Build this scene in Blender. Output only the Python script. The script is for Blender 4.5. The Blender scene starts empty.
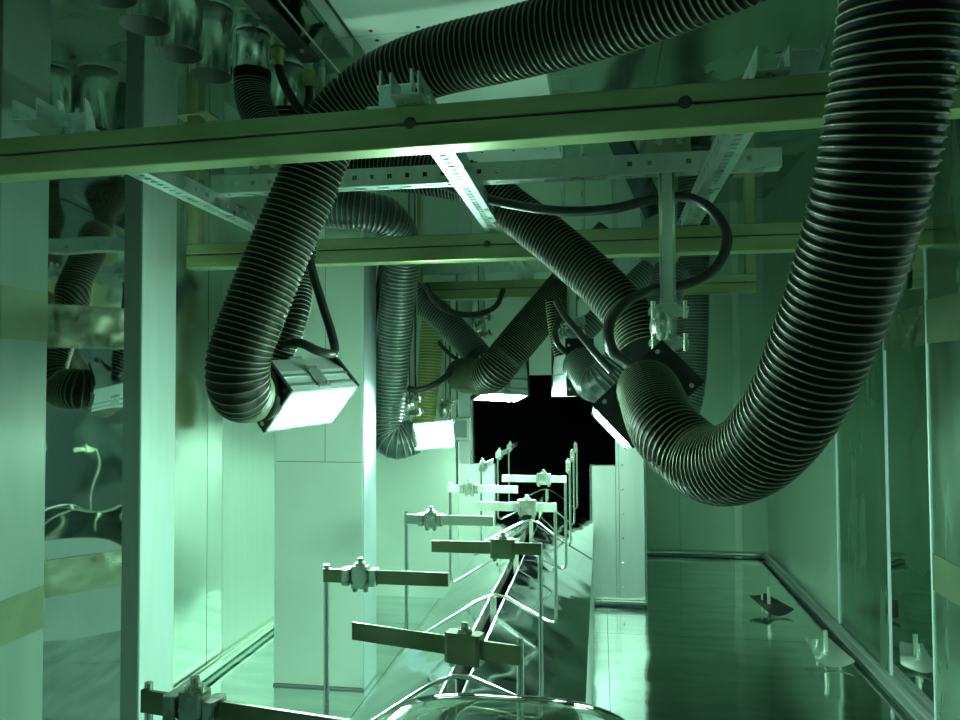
import bpy, bmesh, math, random
from mathutils import Vector, Matrix
random.seed(7)
scene = bpy.context.scene
COL = scene.collection

# ------------------------------------------------------------------ camera
F = 755.0
CAMLOC = Vector((0, 0, 1.0))
cd = bpy.data.cameras.new('camera')
cam = bpy.data.objects.new('camera', cd)
COL.objects.link(cam)
cd.sensor_width = 36.0
cd.lens = F * 36.0 / 960.0
cd.clip_start = 0.02
CR = (Matrix.Rotation(math.radians(9.03), 3, 'Z') @ Matrix.Rotation(math.radians(90 + 1.82), 3, 'X')
      @ Matrix.Rotation(math.radians(-0.3), 3, 'Z'))
cam.matrix_world = Matrix.Translation(CAMLOC) @ CR.to_4x4()
scene.camera = cam

# ------------------------------------------------------------------ world, exposure
wd = bpy.data.worlds.new('world')
scene.world = wd
wd.use_nodes = True
wd.node_tree.nodes['Background'].inputs[0].default_value = (0.34, 1.0, 0.86, 1)
wd.node_tree.nodes['Background'].inputs[1].default_value = 0.085
vs = scene.view_settings
vs.view_transform = 'Standard'
vs.look = 'None'
vs.gamma = 1.0
vs.use_curve_mapping = False
vs.exposure = 0.0
scene.cycles.use_denoising = True
scene.cycles.max_bounces = 14
scene.cycles.glossy_bounces = 10
scene.cycles.diffuse_bounces = 6
scene.cycles.transmission_bounces = 8
scene.cycles.sample_clamp_indirect = 6.0
scene.cycles.blur_glossy = 0.6
LAMP_STRENGTH = 365.0
LAMP_COLOR = (0.56, 1.0, 0.77, 1)


def W(px, py, Y=None, X=None, Z=None):
    """world point seen at photograph position px,py on the plane Y=, X= or Z="""
    d = CR @ Vector(((px - 480) / F, (360 - py) / F, -1.0))
    if Y is not None:
        t = Y / d.y
    elif X is not None:
        t = X / d.x
    else:
        t = (Z - CAMLOC.z) / d.z
    return CAMLOC + d * t


# ------------------------------------------------------------------ materials
def nd(nt, typ, **kw):
    n = nt.nodes.new(typ)
    for k, v in kw.items():
        setattr(n, k, v)
    return n


def mat(name, color, metallic=0.0, rough=0.5, color2=None, nscale=6.0, stretch=(1, 1, 1), rvar=0.0,
        bump=0.0, bscale=6.0, bstretch=(1, 1, 1), spec=0.5, contrast=(0.35, 0.65), detail=4.0, transmission=0.0,
        ior=1.45, bdist=0.05):
    m = bpy.data.materials.new(name)
    m.use_nodes = True
    nt = m.node_tree
    b = nt.nodes['Principled BSDF']
    b.inputs['Base Color'].default_value = (*color, 1)
    b.inputs['Metallic'].default_value = metallic
    b.inputs['Roughness'].default_value = rough
    b.inputs['Specular IOR Level'].default_value = spec
    b.inputs['Transmission Weight'].default_value = transmission
    b.inputs['IOR'].default_value = ior
    geo = nd(nt, 'ShaderNodeNewGeometry')
    if color2 is not None or rvar:
        mp = nd(nt, 'ShaderNodeMapping')
        mp.inputs['Scale'].default_value = stretch
        nt.links.new(geo.outputs['Position'], mp.inputs['Vector'])
        ns = nd(nt, 'ShaderNodeTexNoise')
        ns.inputs['Scale'].default_value = nscale
        ns.inputs['Detail'].default_value = detail
        nt.links.new(mp.outputs['Vector'], ns.inputs['Vector'])
        if color2 is not None:
            rp = nd(nt, 'ShaderNodeValToRGB')
            rp.color_ramp.elements[0].position = contrast[0]
            rp.color_ramp.elements[1].position = contrast[1]
            rp.color_ramp.elements[0].color = (*color2, 1)
            rp.color_ramp.elements[1].color = (*color, 1)
            nt.links.new(ns.outputs['Fac'], rp.inputs['Fac'])
            nt.links.new(rp.outputs['Color'], b.inputs['Base Color'])
        if rvar:
            mr = nd(nt, 'ShaderNodeMapRange')
            mr.inputs['From Min'].default_value = 0.3
            mr.inputs['From Max'].default_value = 0.7
            mr.inputs['To Min'].default_value = max(0.0, rough - rvar)
            mr.inputs['To Max'].default_value = rough + rvar
            nt.links.new(ns.outputs['Fac'], mr.inputs['Value'])
            nt.links.new(mr.outputs['Result'], b.inputs['Roughness'])
    if bump:
        mp2 = nd(nt, 'ShaderNodeMapping')
        mp2.inputs['Scale'].default_value = bstretch
        nt.links.new(geo.outputs['Position'], mp2.inputs['Vector'])
        n2 = nd(nt, 'ShaderNodeTexNoise')
        n2.inputs['Scale'].default_value = bscale
        n2.inputs['Detail'].default_value = 1.0
        nt.links.new(mp2.outputs['Vector'], n2.inputs['Vector'])
        bp = nd(nt, 'ShaderNodeBump')
        bp.inputs['Strength'].default_value = bump
        bp.inputs['Distance'].default_value = bdist
        nt.links.new(n2.outputs['Fac'], bp.inputs['Height'])
        nt.links.new(bp.outputs['Normal'], b.inputs['Normal'])
    return m


M = {}
M['brushed'] = mat('brushed_steel', (0.72, 0.80, 0.76), 1.0, 0.40, (0.69, 0.77, 0.73), 5, (6, 6, 0.5), 0.02)
M['matte'] = mat('matte_sheet', (0.64, 0.76, 0.65), 0.75, 0.5, (0.57, 0.70, 0.59), 3, (1, 1, 1), 0.05)
M['bluish'] = mat('bluish_sheet', (0.68, 0.78, 0.82), 1.0, 0.44, (0.65, 0.75, 0.79), 6, (5, 5, 0.4), 0.02)
M['mirror'] = mat('mirror_sheet', (0.78, 0.83, 0.82), 1.0, 0.03, None, bump=0.14, bscale=3.2, bstretch=(1, 1, 1.3))
M['mirror_soft'] = mat('polished_sheet', (0.76, 0.82, 0.79), 1.0, 0.12, None, bump=0.2, bscale=3.0, rvar=0.05)
M['floor'] = mat('floor_sheet', (0.62, 0.72, 0.68), 1.0, 0.10, (0.46, 0.56, 0.54), 3, (1.2, 5, 1), 0.06,
                 bump=0.10, bscale=4.0)
M['right'] = mat('right_sheet', (0.44, 0.60, 0.48), 1.0, 0.24, (0.39, 0.53, 0.43), 3, (3, 3, 0.6), 0.06)  # darker sheet colour stands in for the unlit right side
M['coated'] = mat('coated_sheet', (0.105, 0.15, 0.125), 0.15, 0.40, (0.09, 0.135, 0.11), 4, (3, 3, 0.6), 0.04, spec=0.15)  # column sheet darkened, shade of the unlit faces put into its colour
M['coated_band'] = mat('coated_band', (0.085, 0.125, 0.07), 0.3, 0.36, (0.07, 0.10, 0.055), 8, spec=0.2)  # darker green band, toned to sit on the darkened columns
M['bright'] = mat('bright_brushed', (0.86, 0.93, 0.96), 1.0, 0.5, (0.82, 0.90, 0.93), 5, (6, 6, .5), .02)  # paler copy of brushed steel, lamplight and edge glints in its colour
M['bay'] = mat('bay_sheet', (0.47, 0.61, 0.50), 0.75, 0.36, (0.41, 0.55, 0.44), 3, (2, 2, 0.7), 0.05)  # matte sheet darkened, the dim bay put into its colour
M['ceiling'] = mat('ceiling_sheet', (0.50, 0.62, 0.54), 1.0, 0.24, (0.42, 0.53, 0.46), 2.5, (1, 1, 1), 0.08, bump=0.12, bscale=2.5)
M['film'] = mat('film_covered_beam', (0.31, 0.39, 0.20), 0.75, 0.38, (0.19, 0.245, 0.09), 3.0, (1, 1, 3), 0.08, contrast=(0.3, 0.62))
M['film_band'] = mat('stained_film', (0.52, 0.62, 0.46), 0.95, 0.20, (0.36, 0.45, 0.28), 14.0, (1, 1, 1.4), 0.1,
                     bump=0.15, bscale=12)
M['galv'] = mat('galvanised', (0.70, 0.78, 0.76), 1.0, 0.32, (0.58, 0.68, 0.66), 20, (1, 1, 1), 0.06)
M['alu'] = mat('aluminium', (0.66, 0.74, 0.66), 0.9, 0.38, (0.55, 0.64, 0.54), 8, (4, 4, 0.5), 0.05)
M['film_post'] = mat('film_post', (0.40, 0.46, 0.26), 0.7, 0.4, (0.3, 0.34, 0.16), 5, (1, 1, 1), 0.05)
M['chrome'] = mat('bright_wire', (0.80, 0.86, 0.80), 1.0, 0.18)
M['bar'] = mat('hanger_bar', (0.24, 0.29, 0.18), 0.8, 0.36, (0.17, 0.21, 0.11), 14, (1, 1, 1), 0.06)  # backlit darkness put into the colour
M['clamp'] = mat('clamp_casting', (0.62, 0.70, 0.62), 0.95, 0.26, (0.45, 0.52, 0.4), 30, (1, 1, 1), 0.06)
M['hose'] = mat('black_hose', (0.0045, 0.0065, 0.0045), 0.0, 0.5, spec=0.13)
M['rib'] = mat('hose_rib', (0.15, 0.19, 0.11), 0.2, 0.42, spec=0.4)
M['hose_grey'] = mat('grey_hose', (0.030, 0.045, 0.040), 0.0, 0.36, spec=0.4)
M['rib_grey'] = mat('grey_hose_rib', (0.17, 0.23, 0.18), 0.3, 0.36)
M['hose_olive'] = mat('olive_hose', (0.16, 0.18, 0.06), 0.1, 0.4)
M['rib_olive'] = mat('olive_hose_rib', (0.40, 0.44, 0.18), 0.4, 0.35)
M['rubber'] = mat('cable_rubber', (0.012, 0.015, 0.013), 0.0, 0.34, spec=0.5)
M['black'] = mat('black_paint', (0.014, 0.017, 0.015), 0.0, 0.42)
M['housing'] = mat('lamp_housing', (0.55, 0.64, 0.62), 0.6, 0.42, (0.48, 0.57, 0.55), 8, (1, 1, 1), 0.04)
M['strap'] = mat('dark_strap', (0.28, 0.33, 0.31), 0.8, 0.4)
M['white'] = mat('white_panel', (0.74, 0.80, 0.76), 0.0, 0.5, (0.68, 0.75, 0.70), 3)
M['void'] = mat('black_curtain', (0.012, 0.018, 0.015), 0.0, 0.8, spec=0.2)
M['dark_mirror'] = mat('dark_polished', (0.34, 0.40, 0.38), 1.0, 0.07, None, bump=0.2, bscale=5.0)
M['brass'] = mat('gland_brass', (0.58, 0.58, 0.26), 1.0, 0.28, (0.4, 0.42, 0.18), 30)
M['gable'] = mat('gable_sheet', (0.66, 0.75, 0.74), 1.0, 0.10, (0.54, 0.63, 0.62), 5, (1, 3, 1), 0.05, bump=0.16, bscale=5.0)
M['seam'] = mat('dark_seam', (0.03, 0.045, 0.035), 0.2, 0.6)


def emat(name, col, st):
    m = bpy.data.materials.new(name)
    m.use_nodes = True
    nt = m.node_tree
    nt.nodes.remove(nt.nodes['Principled BSDF'])
    e = nd(nt, 'ShaderNodeEmission')
    e.inputs[0].default_value = col
    e.inputs[1].default_value = st
    nt.links.new(e.outputs[0], nt.nodes['Material Output'].inputs[0])
    return m


M['lamp'] = emat('lamp_glow', LAMP_COLOR, LAMP_STRENGTH)
M['lens'] = mat('clear_lens', (0.94, 1.0, 0.95), 0.0, 0.01, transmission=1.0, ior=1.55, spec=0.8)


# ------------------------------------------------------------------ mesh helpers
class MB:
    def __init__(self):
        self.v = []
        self.f = []
        self.s = []

    def add(self, vs, fs, smooth=False):
        o = len(self.v)
        self.v += [Vector(p) for p in vs]
        self.f += [tuple(i + o for i in f) for f in fs]
        self.s += [smooth] * len(fs)
        return self

    def hexa(self, c):
        """8 corners: 0-3 bottom loop, 4-7 top loop"""
        return self.add(c, [(0, 3, 2, 1), (4, 5, 6, 7), (0, 1, 5, 4), (1, 2, 6, 5), (2, 3, 7, 6), (3, 0, 4, 7)])

    def box(self, x0, x1, y0, y1, z0, z1):
        x0, x1 = min(x0, x1), max(x0, x1)
        y0, y1 = min(y0, y1), max(y0, y1)
        z0, z1 = min(z0, z1), max(z0, z1)
        return self.hexa([(x0, y0, z0), (x1, y0, z0), (x1, y1, z0), (x0, y1, z0),
                          (x0, y0, z1), (x1, y0, z1), (x1, y1, z1), (x0, y1, z1)])

    def obox(self, c, a, b, d):
        """box centred at c with half vectors a, b, d"""
        c, a, b, d = Vector(c), Vector(a), Vector(b), Vector(d)
        if a.cross(b).dot(d) < 0:
            a = -a
        return self.hexa([c - a - b - d, c + a - b - d, c + a + b - d, c - a + b - d,
                          c - a - b + d, c + a - b + d, c + a + b + d, c - a + b + d])

    def cbox(self, c, a, b, d, ch=0.15):
        """box with chamfered edges along d"""
        c, a, b, d = Vector(c), Vector(a), Vector(b), Vector(d)
        if a.cross(b).dot(d) < 0:
            a = -a
        k = 1 - ch
        ring = [a * k - b, a - b * k, a + b * k, a * k + b, -a * k + b, -a + b * k, -a - b * k, -a * k - b]
        lo = [c - d + r for r in ring]
        hi = [c + d + r for r in ring]
        n = 8
        fs = [tuple(range(n - 1, -1, -1)), tuple(range(n, 2 * n))]
        fs += [(i, (i + 1) % n, n + (i + 1) % n, n + i) for i in range(n)]
        return self.add(lo + hi, fs)

    def sweep(self, pts, rad, seg=10, caps=True, closed_profile=True):
        pts = [Vector(p) for p in pts]
        n = len(pts)
        rads = rad if isinstance(rad, (list, tuple)) else [rad] * n
        fr = frames(pts)
        vs, fs = [], []
        for i in range(n):
            t, a, b = fr[i]
            for k in range(seg):
                an = 2 * math.pi * k / seg
                vs.append(pts[i] + (a * math.cos(an) + b * math.sin(an)) * rads[i])
        for i in range(n - 1):
            for k in range(seg):
                k2 = (k + 1) % seg
                fs.append((i * seg + k, i * seg + k2, (i + 1) * seg + k2, (i + 1) * seg + k))
        self.add(vs, fs, True)
        if caps:
            self.add(vs[:seg], [tuple(range(seg - 1, -1, -1))])
            self.add(vs[-seg:], [tuple(range(seg))])
        return self

    def cyl(self, p, q, r, seg=16, r2=None):
        return self.sweep([p, q], [r, r if r2 is None else r2], seg)

    def lathe(self, c, axis, prof, seg=24):
        """prof = [(dist along axis, radius)]; open ends"""
        c, axis = Vector(c), Vector(axis).normalized()
        pts = [c + axis * d for d, r in prof]
        a = axis.orthogonal().normalized()
        b = axis.cross(a)
        vs, fs = [], []
        for (d, r) in prof:
            for k in range(seg):
                an = 2 * math.pi * k / seg
                vs.append(c + axis * d + (a * math.cos(an) + b * math.sin(an)) * r)
        for i in range(len(prof) - 1):
            for k in range(seg):
                k2 = (k + 1) % seg
                fs.append((i * seg + k, i * seg + k2, (i + 1) * seg + k2, (i + 1) * seg + k))
        self.add(vs, fs, True)
        return self

    def build(self, name, material, parent=None, label=None, bevel=0.0, kind=None):
        vs = self.v
        lo = Vector((min(p.x for p in vs), min(p.y for p in vs), min(p.z for p in vs)))
        hi = Vector((max(p.x for p in vs), max(p.y for p in vs), max(p.z for p in vs)))
        org = Vector(((lo.x + hi.x) / 2, (lo.y + hi.y) / 2, lo.z))
        me = bpy.data.meshes.new(name)
        me.from_pydata([tuple(p - org) for p in vs], [], self.f)
        me.polygons.foreach_set('use_smooth', self.s)
        me.update()
        me.materials.append(M[material] if isinstance(material, str) else material)
        o = bpy.data.objects.new(name, me)
        COL.objects.link(o)
        WLOC[o.name] = org
        o.location = org
        if parent is not None:
            o.parent = parent
            o.location = org - WLOC[parent.name]
        if label:
            o['label'] = label
        if kind:
            o['kind'] = kind
        if bevel:
            md = o.modifiers.new('bevel', 'BEVEL')
            md.width = bevel
            md.segments = 2
            md.limit_method = 'ANGLE'
        return o


WLOC = {}


def frames(pts):
    n = len(pts)
    ts = []
    for i in range(n):
        d = pts[min(i + 1, n - 1)] - pts[max(i - 1, 0)]
        ts.append(d.normalized() if d.length > 1e-9 else Vector((0, 0, 1)))
    a = ts[0].orthogonal().normalized()
    out = []
    for i in range(n):
        t = ts[i]
        a = (a - t * a.dot(t))
        a = a.normalized() if a.length > 1e-9 else t.orthogonal().normalized()
        out.append((t, a, t.cross(a)))
    return out


def spline(pts, step):
    """Catmull-Rom through pts, resampled at equal steps"""
    P = [Vector(p) for p in pts]
    P = [P[0] * 2 - P[1]] + P + [P[-1] * 2 - P[-2]]
    dense = []
    for i in range(1, len(P) - 2):
        p0, p1, p2, p3 = P[i - 1], P[i], P[i + 1], P[i + 2]
        for k in range(24):
            t = k / 24
            dense.append(0.5 * ((2 * p1) + (p2 - p0) * t + (2 * p0 - 5 * p1 + 4 * p2 - p3) * t * t
                                + (3 * p1 - p0 - 3 * p2 + p3) * t ** 3))
    dense.append(P[-2].copy())
    for _ in range(2):
        dense = [dense[0]] + [(dense[i - 1] + dense[i] * 2 + dense[i + 1]) / 4 for i in range(1, len(dense) - 1)] + [dense[-1]]
    out = [dense[0]]
    acc = 0.0
    for i in range(1, len(dense)):
        a, b = dense[i - 1], dense[i]
        L = (b - a).length
        while L > 0 and acc + L >= step:
            t = (step - acc) / L
            a = a + (b - a) * t
            out.append(a)
            L = (b - a).length
            acc = 0.0
        acc += L
    if (out[-1] - dense[-1]).length > step * 0.3:
        out.append(dense[-1])
    return out


def fillet(pts, r, n=6):
    P = [Vector(p) for p in pts]
    out = [P[0]]
    for i in range(1, len(P) - 1):
        d0 = (P[i - 1] - P[i])
        d1 = (P[i + 1] - P[i])
        rr = min(r, d0.length * 0.45, d1.length * 0.45)
        a = P[i] + d0.normalized() * rr
        b = P[i] + d1.normalized() * rr
        for k in range(n + 1):
            t = k / n
            out.append(a * (1 - t) ** 2 + P[i] * 2 * t * (1 - t) + b * t * t)
    out.append(P[-1])
    return out


def tag(o, label=None, cat=None, group=None, kind=None):
    if label:
        o['label'] = label
    if cat:
        o['category'] = cat
    if group:
        o['group'] = group
    if kind:
        o['kind'] = kind
    return o


def thing(name, loc, label, cat, group=None):
    o = bpy.data.objects.new(name, None)
    o.empty_display_size = 0.05
    COL.objects.link(o)
    o.location = Vector(loc)
    WLOC[o.name] = Vector(loc)
    return tag(o, label, cat, group)


def struct(o):
    o['kind'] = 'structure'
    return o


XL, XR, ZC = -1.36, 0.94, 2.05      # side walls, ceiling
YF, YB = 3.50, 4.55                 # wall with the opening, far wall of the right bay
YN = -1.3                           # end of the booth behind the camera


def yl(px, X=XL):
    return W(px, 384, X=X).y


def yr(px, X=XR):
    return W(px, 384, X=X).y


# ------------------------------------------------------------------ room shell
fl = struct(MB().box(XL - .36, XR + .08, YN, YB + .08, -.06, -.004).build('floor', 'seam'))
ys = [YN, -.2, 0.9, 2.0, 3.1, YB]
xs = [XL, -.75, .02, XR]
for i in range(len(ys) - 1):
    for j in range(len(xs) - 1):
        MB().box(xs[j] + .001, xs[j + 1] - .001, ys[i] + .001, ys[i + 1] - .001, -.006, 0).build('floor_sheet', 'floor', fl)

MB().box(XL - .34, XL - .001, 1.62, 2.0, -.006, 0).build('floor_sheet', 'floor', fl)
ce = struct(MB().box(XL - .36, XR + .08, YN, YB + .08, ZC, ZC + .06).build('ceiling', 'ceiling'))
PX0, PX1 = -.69, -.16
for (a, b) in ((.2, 1.1), (1.1, 2.06), (2.06, 3.16), (3.16, 3.46)):
    p = MB().box(PX0, PX1, a + .002, b - .002, ZC - .05, ZC).build('ceiling_panel', 'white', ce, 'white ceiling panel with screws', bevel=.002)
    for k in range(4):
        for yy in (a + .03, b - .03):
            x = PX0 + .06 + k * (PX1 - PX0 - .12) / 3
            MB().cyl((x, yy, ZC - .052), (x, yy, ZC - .049), .006, 8).build('screw', 'black', p)
for (x0, x1, a, b) in ((.2, .9, .4, 1.6), (.2, .9, 1.605, 2.8), (.2, .9, 2.805, 4.4), (-.1, .15, 2.4, 3.4)):
    MB().box(x0, x1, a, b, ZC - .012, ZC).build('ceiling_panel', 'ceiling', ce)

C1a, C1b = 1.47, yl(47, XL + .055)
C2a, C2b = yl(123), yl(175, XL + .055)
wl = struct(MB().box(XL - .07, XL - .004, YN, C1b, 0, ZC).build('wall_left', 'seam'))
MB().box(XL - .07, XL - .004, C2a + .01, YB, 0, ZC).build('wall_backing', 'seam', wl)
MB().box(XL - .32, XL - .02, C1b - .01, C1b, 0, ZC).build('recess_return', 'brushed', wl)
for (a, b, mm) in ((YN, -.4, 'brushed'), (-.4, .5, 'mirror'), (.5, 1.1, 'brushed'), (1.1, C1b, 'mirror_soft'),
                   (C2a + .05, yl(208), 'mirror_soft'), (yl(208), yl(223), 'mirror'), (yl(223), 3.05, 'brushed'), (3.05, YF, 'matte')):
    MB().box(XL - .006, XL, a + .0015, b - .0015, 0, ZC).build('wall_panel', mm, wl)
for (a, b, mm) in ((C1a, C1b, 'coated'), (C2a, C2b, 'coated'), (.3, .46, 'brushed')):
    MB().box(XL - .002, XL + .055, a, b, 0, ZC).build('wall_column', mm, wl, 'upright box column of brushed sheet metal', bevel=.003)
MB().box(XL + .0545, XL + .057, C2a + .004, C2b - .001, 0, ZC).build('column_side', 'bright', wl, 'bright brushed side of the column')  # lamplight on this face painted as a paler sheet
# slanted mirror sheet in the recess between the two columns
dgl = Vector((.643, .766, 0)).normalized()
dgn = Vector((dgl.y, -dgl.x, 0))
dge = Vector((XL, C2a, 0))


def diag(t0, t1, z0, z1, off, th, name, mm, lab=None):
    c = dge - dgl * ((t0 + t1) / 2) + dgn * (off - th / 2) + Vector((0, 0, (z0 + z1) / 2))
    MB().obox(c, dgl * ((t1 - t0) / 2), dgn * (th / 2), Vector((0, 0, (z1 - z0) / 2))).build(name, mm, wl, lab)


diag(-.004, .43, 0, ZC, 0, .006, 'recess_mirror', 'mirror', 'slanted mirror-polished sheet between two columns')
for (z0, z1) in ((1.105, 1.225), (.43, .53)):
    diag(0, .42, z0, z1, .004, .005, 'wall_band', 'film_band', 'horizontal band stained yellowish')
    MB().box(XL + .05, XL + .0565, C1a + .004, C1b - .002, z0, z1).build('wall_band', 'coated_band', wl)

wr = struct(MB().box(XR + .004, XR + .07, YN, YB, 0, ZC).build('wall_right', 'seam'))
R1 = yr(928, XR - .045)
for (a, b, mm) in ((YN, .2, 'brushed'), (.2, 1.2, 'mirror_soft'), (1.2, R1, 'brushed'), (R1, yr(885), 'mirror'), (yr(885), yr(835), 'right'), (yr(835), YB, 'bay')):
    MB().box(XR, XR + .006, a + .0015, b - .0015, 0, ZC).build('wall_panel', mm, wr)
MB().box(XR - .045, XR + .002, R1 - .42, R1, 0, ZC).build('wall_column', 'right', wr, 'broad upright column of brushed sheet metal', bevel=.003)
MB().box(XR - .004, XR + .002, yr(885) - .004, yr(885) + .004, 0, ZC).build('wall_seam_strip', 'bright', wr)  # pale seam strips paint the highlight along the sheet edges
MB().box(XR - .005, XR + .002, yr(835) - .004, yr(835) + .006, 0, ZC).build('wall_seam_strip', 'bright', wr)
for (z0, z1) in ((1.105, 1.225), (.43, .53)):
    MB().box(XR - .0475, XR - .044, R1 - .423, R1 - .006, z0, z1).build('wall_band', 'coated_band', wr)
MB().box(XR - .004, XR + .001, R1, yr(885) - .007, 1.105, 1.225).build('wall_band', 'film_band', wr, 'horizontal band stained yellowish')
MB().box(XR - .048, XR - .042, R1 - .006, R1 + .003, 0, ZC).build('column_edge', 'bright', wr)  # painted highlight on the column corner

# wall with the T-shaped opening
OX0, OX1 = W(473, 430, Y=YF).x, W(615, 430, Y=YF).x
LX0, LX1 = W(495, 500, Y=YF).x, W(590, 500, Y=YF).x
OZ0, OZ1 = W(484, 464, Y=YF).z, W(540, 375, Y=YF).z
CX1 = W(645, 430, Y=YF).x
wb = struct(MB().box(XL, XL + .2, YF, YF + .05, 0, ZC).build('wall_back', 'matte'))
for (x0, x1, z0, z1, mm) in ((XL + .2, OX0 - .07, 0, ZC, 'matte'), (OX0 - .07, OX0, OZ0, ZC, 'brushed'), (OX0 - .07, LX0, 0, OZ0, 'matte'),
                             (OX0, OX1, OZ1, ZC, 'matte'), (LX1, OX1, 0, OZ0, 'brushed'),
                             (OX1, OX1 + .015, 0, ZC, 'brushed'), (OX1 + .015, CX1, 0, ZC, 'brushed')):
    MB().box(x0 + .0008, x1 - .0008, YF - .008, YF + .04, z0, z1).build('wall_panel', mm, wb)
for (x, z0, z1) in ((OX0 - .072, OZ0 - .1, 1.6), (OX0 - .004, OZ0, 1.1), (LX1 + .004, 0, OZ0), (CX1 - .004, 0, ZC)):
    MB().box(x - .005, x + .005, YF - .016, YF - .006, z0, z1).build('edge_strip', 'chrome', wb)
for k in range(11):
    MB().lathe((OX1 + .03, YF - .008, .08 + k * .11), (0, -1, 0), [(0, .005), (.003, .004), (.004, .0005)], 8).build('rivet', 'chrome', wb)
# the dark port beside the bright lamp
pt = MB().box(W(452, 430, Y=YF).x, W(471, 430, Y=YF).x, YF - .03, YF - .008, W(460, 440, Y=YF).z, W(460, 417, Y=YF).z).build('port_frame', 'alu', wb, bevel=.003)
MB().box(W(454, 430, Y=YF).x, W(468, 430, Y=YF).x, YF - .033, YF - .028, W(460, 437, Y=YF).z, W(460, 420, Y=YF).z).build('port_cover', 'strap', pt)

# side of the right bay and its far wall
wbay = struct(MB().box(CX1, XR + .07, YB, YB + .05, 0, ZC).build('wall_bay_back', 'seam'))
xm = W(735, 450, Y=YB).x
for (x0, x1, mm) in ((CX1, .45, 'bay'), (.45, xm, 'bay'), (xm, XR, 'bay')):
    MB().box(x0 + .001, x1 - .001, YB - .006, YB, 0, ZC).build('wall_panel', mm, wbay)
MB().box(xm - .01, xm + .03, YB - .02, YB - .004, 0, ZC).build('corner_strip', 'alu', wbay)
wbs = struct(MB().box(CX1 - .04, CX1, YF + .04, YB, 0, ZC).build('wall_bay_side', 'matte'))
wfr = struct(MB().box(XL - .07, XL + .3, YN - .05, YN, 0, ZC).build('wall_front', 'brushed'))
MB().box(XR - .2, XR + .07, YN - .05, YN, 0, ZC).build('door_jamb', 'brushed', wfr)
MB().box(XL + .3, XR - .2, YN - .05, YN, 1.85, ZC).build('door_lintel', 'brushed', wfr)

# dark space beyond the opening, shown by near-black walls
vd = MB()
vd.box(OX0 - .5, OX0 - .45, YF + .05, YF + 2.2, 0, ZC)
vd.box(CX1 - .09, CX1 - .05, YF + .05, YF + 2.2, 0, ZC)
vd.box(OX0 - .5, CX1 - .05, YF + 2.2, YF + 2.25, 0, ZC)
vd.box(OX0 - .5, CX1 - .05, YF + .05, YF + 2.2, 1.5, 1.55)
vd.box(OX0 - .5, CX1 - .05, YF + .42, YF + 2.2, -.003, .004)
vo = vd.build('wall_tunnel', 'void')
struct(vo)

# baseboards: rounded strips in the floor corners
def base_trim(name, pts, mm='chrome'):
    a, b = Vector(pts[0]), Vector(pts[1])
    o = MB().sweep([a, b], .016, 10).build(name, mm)
    struct(o)
    n = Vector(pts[2])
    MB().obox((a + b) / 2 + n * .022 + Vector((0, 0, .004)), (b - a) / 2, n * .012, Vector((0, 0, .005))).build('trim_lip', mm, o)
    return o


base_trim('baseboard_left', ((XL + .012, C2b, .02), (XL + .012, YF - .01, .02), (1, 0, 0)))
base_trim('baseboard_right', ((XR - .012, R1, .02), (XR - .012, YB - .01, .02), (-1, 0, 0)), 'strap')
base_trim('baseboard_bay', ((CX1, YB - .014, .02), (XR - .02, YB - .014, .02), (0, -1, 0)))
base_trim('baseboard_back', ((LX1 + .002, YF - .022, .02), (CX1, YF - .022, .02), (0, -1, 0)))

# free-standing pillar on the left
PY = 2.41
px0, px1 = W(275, 560, Y=PY).x, W(362, 560, Y=PY).x
pil = thing('pillar', ((px0 + px1) / 2, PY + .07, 0), 'flat sheet-metal pillar standing clear of the left wall behind the nearest glowing lamp', 'pillar')
MB().box(px0 + .001, px1 - .001, PY + .003, PY + .14, 0, ZC).build('pillar_core', 'seam', pil)
xs_, zs_ = W(325, 462, Y=PY).x, W(325, 462, Y=PY).z
for (x0, x1, z0, z1) in ((px0, xs_ - .0012, zs_ + .001, ZC), (xs_ + .0012, px1, zs_ + .001, ZC), (px0, px1, .008, zs_ - .001)):
    MB().box(x0, x1, PY, PY + .006, z0, z1).build('front_sheet', 'matte', pil)
MB().box(px0 - .003, px0 + .002, PY + .002, PY + .14, 0, ZC).build('pillar_side', 'brushed', pil)
MB().box(px1 - .002, px1 + .006, PY + .004, PY + .14, 0, ZC).build('pillar_side', 'bluish', pil, 'bluish polished side sheet')
MB().box(px0 - .004, px1 + .008, PY - .004, PY + .145, 0, .006).build('pillar_foot', 'strap', pil)

# ------------------------------------------------------------------ conveyor
CXX = -.2525
RZ = .475
conv = thing('conveyor', (CXX, 1.6, 0), 'roof-shaped polished sheet cover of the floor conveyor with a slot along its ridge', 'conveyor')
segs = [(.2, 1.05), (1.05, 1.95), (1.95, 2.8), (2.8, 4.3)]
for i, (a, b) in enumerate(segs):
    dz = .003 * (i % 2)
    for sgn in (-1, 1):
        xt, xb, ze = CXX + sgn * .018, CXX + sgn * .2175, .36
        m = MB()
        a3, b3 = Vector((0, a, 0)), Vector((0, b + .008, 0))
        prof = [Vector((xt, 0, RZ + dz)), Vector((xb, 0, ze + dz)), Vector((xb, 0, ze + dz - .004)), Vector((xt, 0, RZ + dz - .004))]
        vs_ = [p + a3 for p in prof] + [p + b3 for p in prof]
        fs_ = [(0, 1, 2, 3), (7, 6, 5, 4)] + [(q, q + 4, (q + 1) % 4 + 4, (q + 1) % 4) for q in range(4)]
        sh = m.add(vs_, fs_).build('cover_sheet', 'gable', conv)
        MB().box(xt - .0015, xt + .0015, a, b, RZ - .03, RZ + .003 + dz).build('slot_lip', 'chrome', sh)
        MB().box(xb - sgn * .004, xb - sgn * .001, a, b, 0, ze - .002).build('side_skirt', 'brushed', conv)
MB().box(CXX - .011, CXX + .011, .2, 4.3, RZ - .10, RZ - .07).build('chain_guide', 'black', conv)

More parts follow.
